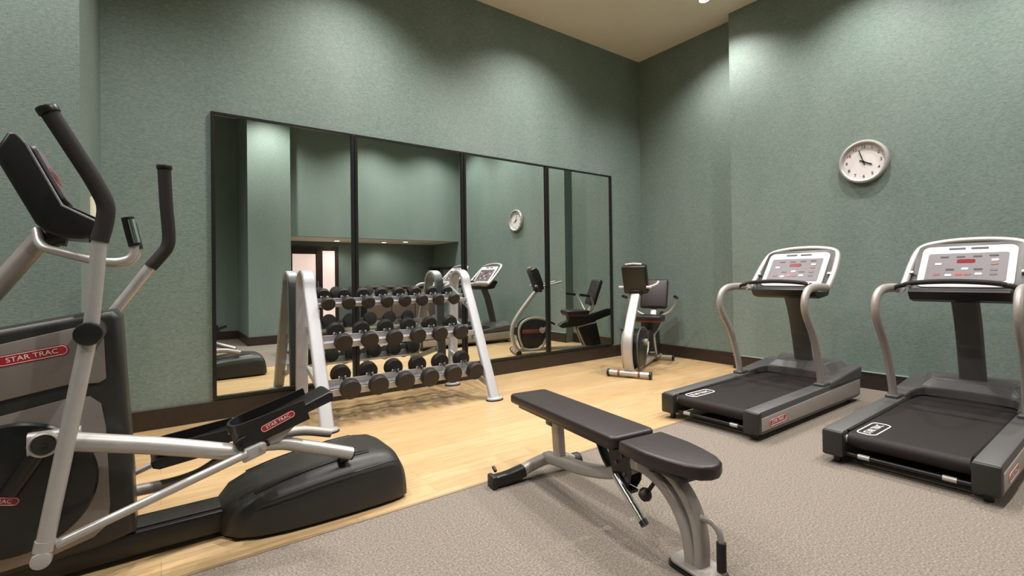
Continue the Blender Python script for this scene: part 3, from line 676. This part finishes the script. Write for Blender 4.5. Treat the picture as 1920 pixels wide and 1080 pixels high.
# far arm (other phase of the stride)
bm = newbm(); tube(bm, [(-.215, FY, 1.0), (-.16, FY, .60), (-.12, FY, .26)], .027, 18); obj('lower_arm', bm, SILVER, ex)
bm = newbm(); tube(bm, [(-.205, FY, 1.01), (-.12, FY, 1.14), (-.03, FY, 1.28)], .0245, 18, smooth=3); ua = obj('upper_arm', bm, SILVER, ex)
bm = newbm(); tube(bm, [(-.035, FY, 1.27), (.005, FY, 1.325), (.035, FY, 1.375), (.042, FY, 1.44), (.032, FY, 1.60), (.025, FY, 1.775)], .029, 18, smooth=6); g_ = obj('foam_grip', bm, FOAM, ua)
bm = newbm(); cyl(bm, (.0255, FY, 1.768), (.025, FY, 1.79), .034, 20, bev=.004); obj('grip_end_cap', bm, BLACK, g_)
# near crank and pedal arm
CY = -.225
bm = newbm(); tube(bm, [(-.40, -.19, .592), (-.25, -.19, .592)], 0, sect=rrect(.085, .05, .02, 5), up=(0, 0, 1)); ck = obj('crank', bm, SILVER, ex)
bm = newbm(); lathe(bm, [(0, 0), (.046, 0), (.046, .02), (.040, .024), (.038, .018), (0, .018)], (-.352, -.215, .592), (0, -1, 0), 32); obj('crank_collar', bm, SILVER, ck)
bm = newbm(); lathe(bm, [(0, 0), (.036, 0), (.034, .004), (.008, .003), (.008, .006), (0, .006)], (-.352, -.234, .592), (0, -1, 0), 28); obj('crank_cap', bm, DPLAST, ck, 'dark round crank cap')
bm = newbm(); cyl(bm, (-.455, -.15, .415), (-.36, -.19, .58), .03, 16); obj('crank_arm', bm, BPLAST, ck)
bm = newbm(); tube(bm, [(-.27, CY, .585), (0.0, CY, .51), (.25, CY, .43), (.33, CY, .408)], .036, 20, smooth=3); pa = obj('pedal_arm', bm, SILVER, ex)
bm = newbm(); tube(bm, [(.30, CY, .440), (.45, CY, .425), (.55, CY, .392), (.79, CY, .300)], .031, 20, smooth=4); obj('rear_tube', bm, SILVER, pa)
bm = newbm(); cyl(bm, (.79, CY, .300), (.797, CY, .297), .032, 20); obj('tube_cap', bm, BPLAST, pa)
bm = newbm(); box(bm, (.765, CY + .05, .278), (.05, .04, .06), bev=.008); cyl(bm, (.765, CY + .02, .285), (.765, CY + .09, .285), .02, 14); obj('roller', bm, DPLAST, pa)
bm = newbm(); cyl(bm, (-.31, NY + .005, .235), (.31, NY + .01, .425), .0175, 16); lk = obj('drive_link', bm, SILVER, ex)
bm = newbm(); box(bm, (.335, NY + .03, .425), (.10, .06, .055), Matrix.Rotation(-.3, 3, 'Y'), bev=.01); cyl(bm, (.375, NY - .012, .447), (.375, NY + .03, .447), .014, 14); obj('link_bracket', bm, SILVER, lk)
bm = newbm(); cyl(bm, (.29, NY - .004, .452), (.29, NY + .03, .452), .008, 10); cyl(bm, (.392, NY - .014, .455), (.392, NY + .03, .455), .008, 10); obj('bolt', bm, BLACK, lk)
def pedal(dx, dy, dz, tilt, label=None):
    """foot tray, toe at -x"""
    M = Matrix.Translation((dx, dy, dz)) @ Matrix.Rotation(-tilt, 4, 'Y')
    bm = newbm(); prism(bm, [(-.215, -.075), (-.19, -.088), (.075, -.085), (.10, -.055), (.23, -.05), (.235, -.01), (.22, 0), (-.20, -.035), (-.22, -.05)], -.088, .088, 'y', bev=.008, seg=3)
    bmesh.ops.transform(bm, matrix=M, verts=bm.verts); p = obj('foot_pedal', bm, BPLAST, ex, label)
    bm = newbm()
    U = [(.10, -.090)] + [(-.15 - .07*math.cos(a), .090*math.sin(a)) for a in [(-PI/2 + PI*k/10) for k in range(11)]] + [(.14, .090)]
    n = len(U); tops = [(.035 if y > 0 or x < -.1 else .03) for x, y in U]
    A = [bm.verts.new((x, y, -.085)) for x, y in U]; B = [bm.verts.new((x*1.0, y, (.0 if y < -.05 and x > 0 else .012) + .012)) for x, y in U]
    A2 = [bm.verts.new((x*.94 if x < -.1 else x, y*.87, -.085)) for x, y in U]; B2 = [bm.verts.new((x*.94 if x < -.1 else x, y*.87, b.co.z)) for (x, y), b in zip(U, B)]
    for k in range(n-1):
        bm.faces.new((A[k], A[k+1], B[k+1], B[k])); bm.faces.new((A2[k], B2[k], B2[k+1], A2[k+1])); bm.faces.new((B[k], B[k+1], B2[k+1], B2[k])); bm.faces.new((A[k], A2[k], A2[k+1], A[k+1]))
    for k in (0, n-1): bm.faces.new((A[k], B[k], B2[k], A2[k]))
    bmesh.ops.transform(bm, matrix=M, verts=bm.verts); obj('pedal_rim', bm, BPLAST, p)
    return p, M
p, M = pedal(.46, -.185, .58, .29)
R3 = M.to_3x3()
badge(p, M @ V(-.03, -.0915, -.030), R3 @ V(1, 0, .09), R3 @ V(0, 0, 1), .155, .034)
bm = newbm(); prism(bm, [(.33, .43), (.45, .44), (.58, .56), (.42, .52)], -.26, -.15, 'y', bev=.006); obj('pedal_bracket', bm, SILV2, pa)
p, M = pedal(.175, .185, .42, .12)
bm = newbm(); tube(bm, [(-.10, .19, .205), (.05, .19, .205), (.16, .19, .225), (.26, .19, .275), (.40, .19, .33), (.62, .19, .345), (.80, .19, .30)], .027, 18, smooth=5); obj('pedal_arm', bm, SILV2, ex)
bm = newbm(); cyl(bm, (-.12, .28, .255), (.10, .26, .34), .014, 14); obj('drive_link', bm, SILVER, ex)

# ------------------------------------------------------------------ recumbent bike
bk = thing('exercise_bike', 'recumbent exercise bike with a silver mast in the far room corner', 'exercise bike', (4.40, 3.80, 0), math.atan2(.414, .91))
bm = newbm(); cyl(bm, (0, -.24, .048), (0, .24, .048), .034, 20); fs = obj('front_stabiliser', bm, SILVER, bk)
for s in (-1, 1):
    bm = newbm(); cyl(bm, (0, s*.235, .046), (0, s*.262, .046), .044, 20, bev=.006); obj('end_cap', bm, BLACK, fs, 'black end cap')
    bm = newbm(); cyl(bm, (0, s*.12 - .012, .048), (0, s*.12 + .012, .048), .037, 20); obj('band', bm, REDSEAT, fs)
bm = newbm(); cyl(bm, (1.36, -.22, .045), (1.36, .22, .045), .030, 20); rs = obj('rear_stabiliser', bm, SILVER, bk)
for s in (-1, 1):
    bm = newbm(); cyl(bm, (1.36, s*.215, .043), (1.36, s*.24, .043), .042, 20, bev=.006); obj('end_cap', bm, BLACK, rs, 'black end cap')
bm = newbm(); tube(bm, [(.035, 0, .06), (-.03, 0, .18), (-.055, 0, .33), (-.025, 0, .48), (.08, 0, .65), (.22, 0, .83), (.35, 0, .99)], 0, sect=rrect(.11, .05, .014), smooth=6, up=(0, 1, 0)); obj('mast', bm, SILVER, bk)
ring = [(.10, .10), (.05, .25), (.04, .38), (.09, .49), (.19, .55), (.32, .56), (.45, .53), (.53, .45), (.53, .36), (.47, .25), (.42, .14), (.34, .085), (.2, .075)]
bm = newbm(); prism(bm, [(.27 + (x-.27)*.93, .32 + (z-.32)*.93) for x, z in ring], -.085, .085, 'y', bev=.012); sh = obj('drive_shroud', bm, BPLAST, bk, 'black drive shroud')
for s in (-1, 1):
    bm = newbm(); rg = [(x, s*.085, z) for x, z in ring]
    sm = smooth_path(rg + [rg[0]], 5)[:-1]
    tube(bm, sm, .019 if s > 0 else .010, 10, closed=True); obj('shroud_ring', bm, SILVER if s > 0 else GPLAST, sh, 'silver ring' if s > 0 else 'silver ring darkened to grey')  # camera side's dim look put into ring colour; both rings are silver
    bm = newbm(); box(bm, (.22, s*(.088 if s > 0 else .08), .355), (.26, .008, .06), bev=.002); obj('side_stripe', bm, REDSEAT, sh, 'reddish stripe')
    bm = newbm(); cyl(bm, (.40, s*.08, .37), (.40, s*.12, .37), .045, 24); cko = obj('crank_hub', bm, SILVER, sh)
    e = (.40 + s*.12, s*.145, .37 + s*.12)
    bm = newbm(); cyl(bm, (.40, s*.13, .37), e, .014, 12); ca = obj('crank_arm', bm, CHROME, cko)
    bm = newbm(); box(bm, (e[0], s*.205, e[2]), (.10, .09, .028), Matrix.Rotation(.5, 3, 'Y'), bev=.006); obj('pedal', bm, BLACK, ca)
# console
cs = Matrix.Rotation(math.radians(-20), 3, 'Y')
bm = newbm(); box(bm, (.325, 0, 1.15), (.11, .30, .36), cs, bev=.025, seg=3); cn = obj('console', bm, BPLAST, bk)
bm = newbm(); box(bm, (.385, 0, 1.175), (.012, .25, .28), cs, bev=.004); obj('console_face', bm, KEYPAD, cn)
bm = newbm(); tube(bm, [(.235, -.10, 1.325), (.232, 0, 1.335), (.235, .10, 1.325)], .012, 10); obj('console_top_trim', bm, SILVER, cn)
bm = newbm(); box(bm, (.36, 0, .985), (.12, .16, .07), bev=.02); obj('console_bracket', bm, BLACK, bk)
bm = newbm()
for q in (-1, 1): tube(bm, [(.40, q*.10, 1.04), (.46, q*.17, 1.06), (.58, q*.20, 1.085), (.70, q*.19, 1.11)], .014, 12, smooth=5); cyl(bm, (.30, q*.14, 1.05), (.30, q*.20, 1.05), .016, 12)
obj('front_handlebar', bm, WHITEP, bk, 'pale handlebar')
# floor beam, seat rail and rear support
bm = newbm(); tube(bm, [(.02, 0, .06), (.40, 0, .07), (1.36, 0, .075)], 0, sect=rrect(.05, .07, .012), up=(0, 0, 1)); obj('floor_beam', bm, SILVER, bk)
rail = [(.68, .42), (.74, .38), (.95, .40), (1.25, .47), (1.55, .57), (1.60, .62), (1.57, .67), (1.48, .66), (1.20, .575), (.95, .51), (.74, .47)]
bm = newbm(); prism(bm, rail, -.06, .06, 'y', bev=.012, seg=3); sr = obj('seat_rail', bm, BPLAST, bk)
bm = newbm(); tube(bm, [(.76, 0, .485), (1.2, 0, .587), (1.50, 0, .675)], 0, sect=rrect(.012, .07, .004), up=(0, 0, 1)); obj('rail_top', bm, CHROME, sr)
bm = newbm(); prism(bm, [(.98, .42), (1.30, .48), (1.34, .30), (1.38, .08), (1.12, .08), (1.05, .25)], -.055, .055, 'y', bev=.012); ss = obj('rear_support', bm, BPLAST, bk)
for s in (-1, 1):
    bm = newbm(); tube(bm, [(1.30, s*.058, .46), (1.0, s*.058, .40), (.99, s*.058, .36), (1.10, s*.058, .10), (1.14, s*.058, .08), (1.38, s*.058, .08)], .014, 10, smooth=1); obj('support_trim', bm, SILVER, ss)
bm = newbm(); prism(bm, [(.78, -.17), (.80, -.19), (1.02, -.20), (1.14, -.17), (1.14, .17), (1.02, .20), (.80, .19), (.78, .17)], .60, .66, 'z', bev=.018, seg=3); obj('seat', bm, VINYL, bk)
bm = newbm(); prism(bm, [(.80, .575), (.79, .60), (1.13, .60), (1.14, .565)], -.17, .17, 'y', bev=.006); obj('seat_base', bm, REDSEAT, bk, 'maroon seat base')
bm = newbm(); prism(bm, [(.86, .46), (.84, .578), (1.10, .568), (1.12, .52)], -.08, .08, 'y', bev=.008); obj('seat_carriage', bm, BPLAST, bk)
bt = Matrix.Rotation(math.radians(19), 3, 'Y')
bm = newbm(); box(bm, (1.28, 0, .93), (.075, .37, .42), bt, bev=.035, seg=4); sb = obj('backrest', bm, VINYL, bk)
bm = newbm(); tube(bm, [(1.16, 0, .58), (1.24, 0, .72), (1.34, 0, 1.0)], 0, sect=rrect(.08, .03, .006), up=(0, 1, 0)); obj('backrest_post', bm, SILVER, bk)
for s in (-1, 1):
    bm = newbm(); tube(bm, [(1.17, s*.05, .62), (1.18, s*.20, .68), (1.16, s*.29, .78), (1.10, s*.34, .88), (1.0, s*.345, .90)], .014, 12, smooth=5); hb = obj('side_handle', bm, SILVER, bk)
    bm = newbm(); tube(bm, [(1.09, s*.342, .888), (.93, s*.345, .91)], .020, 14); obj('hand_grip', bm, BLACK, hb)
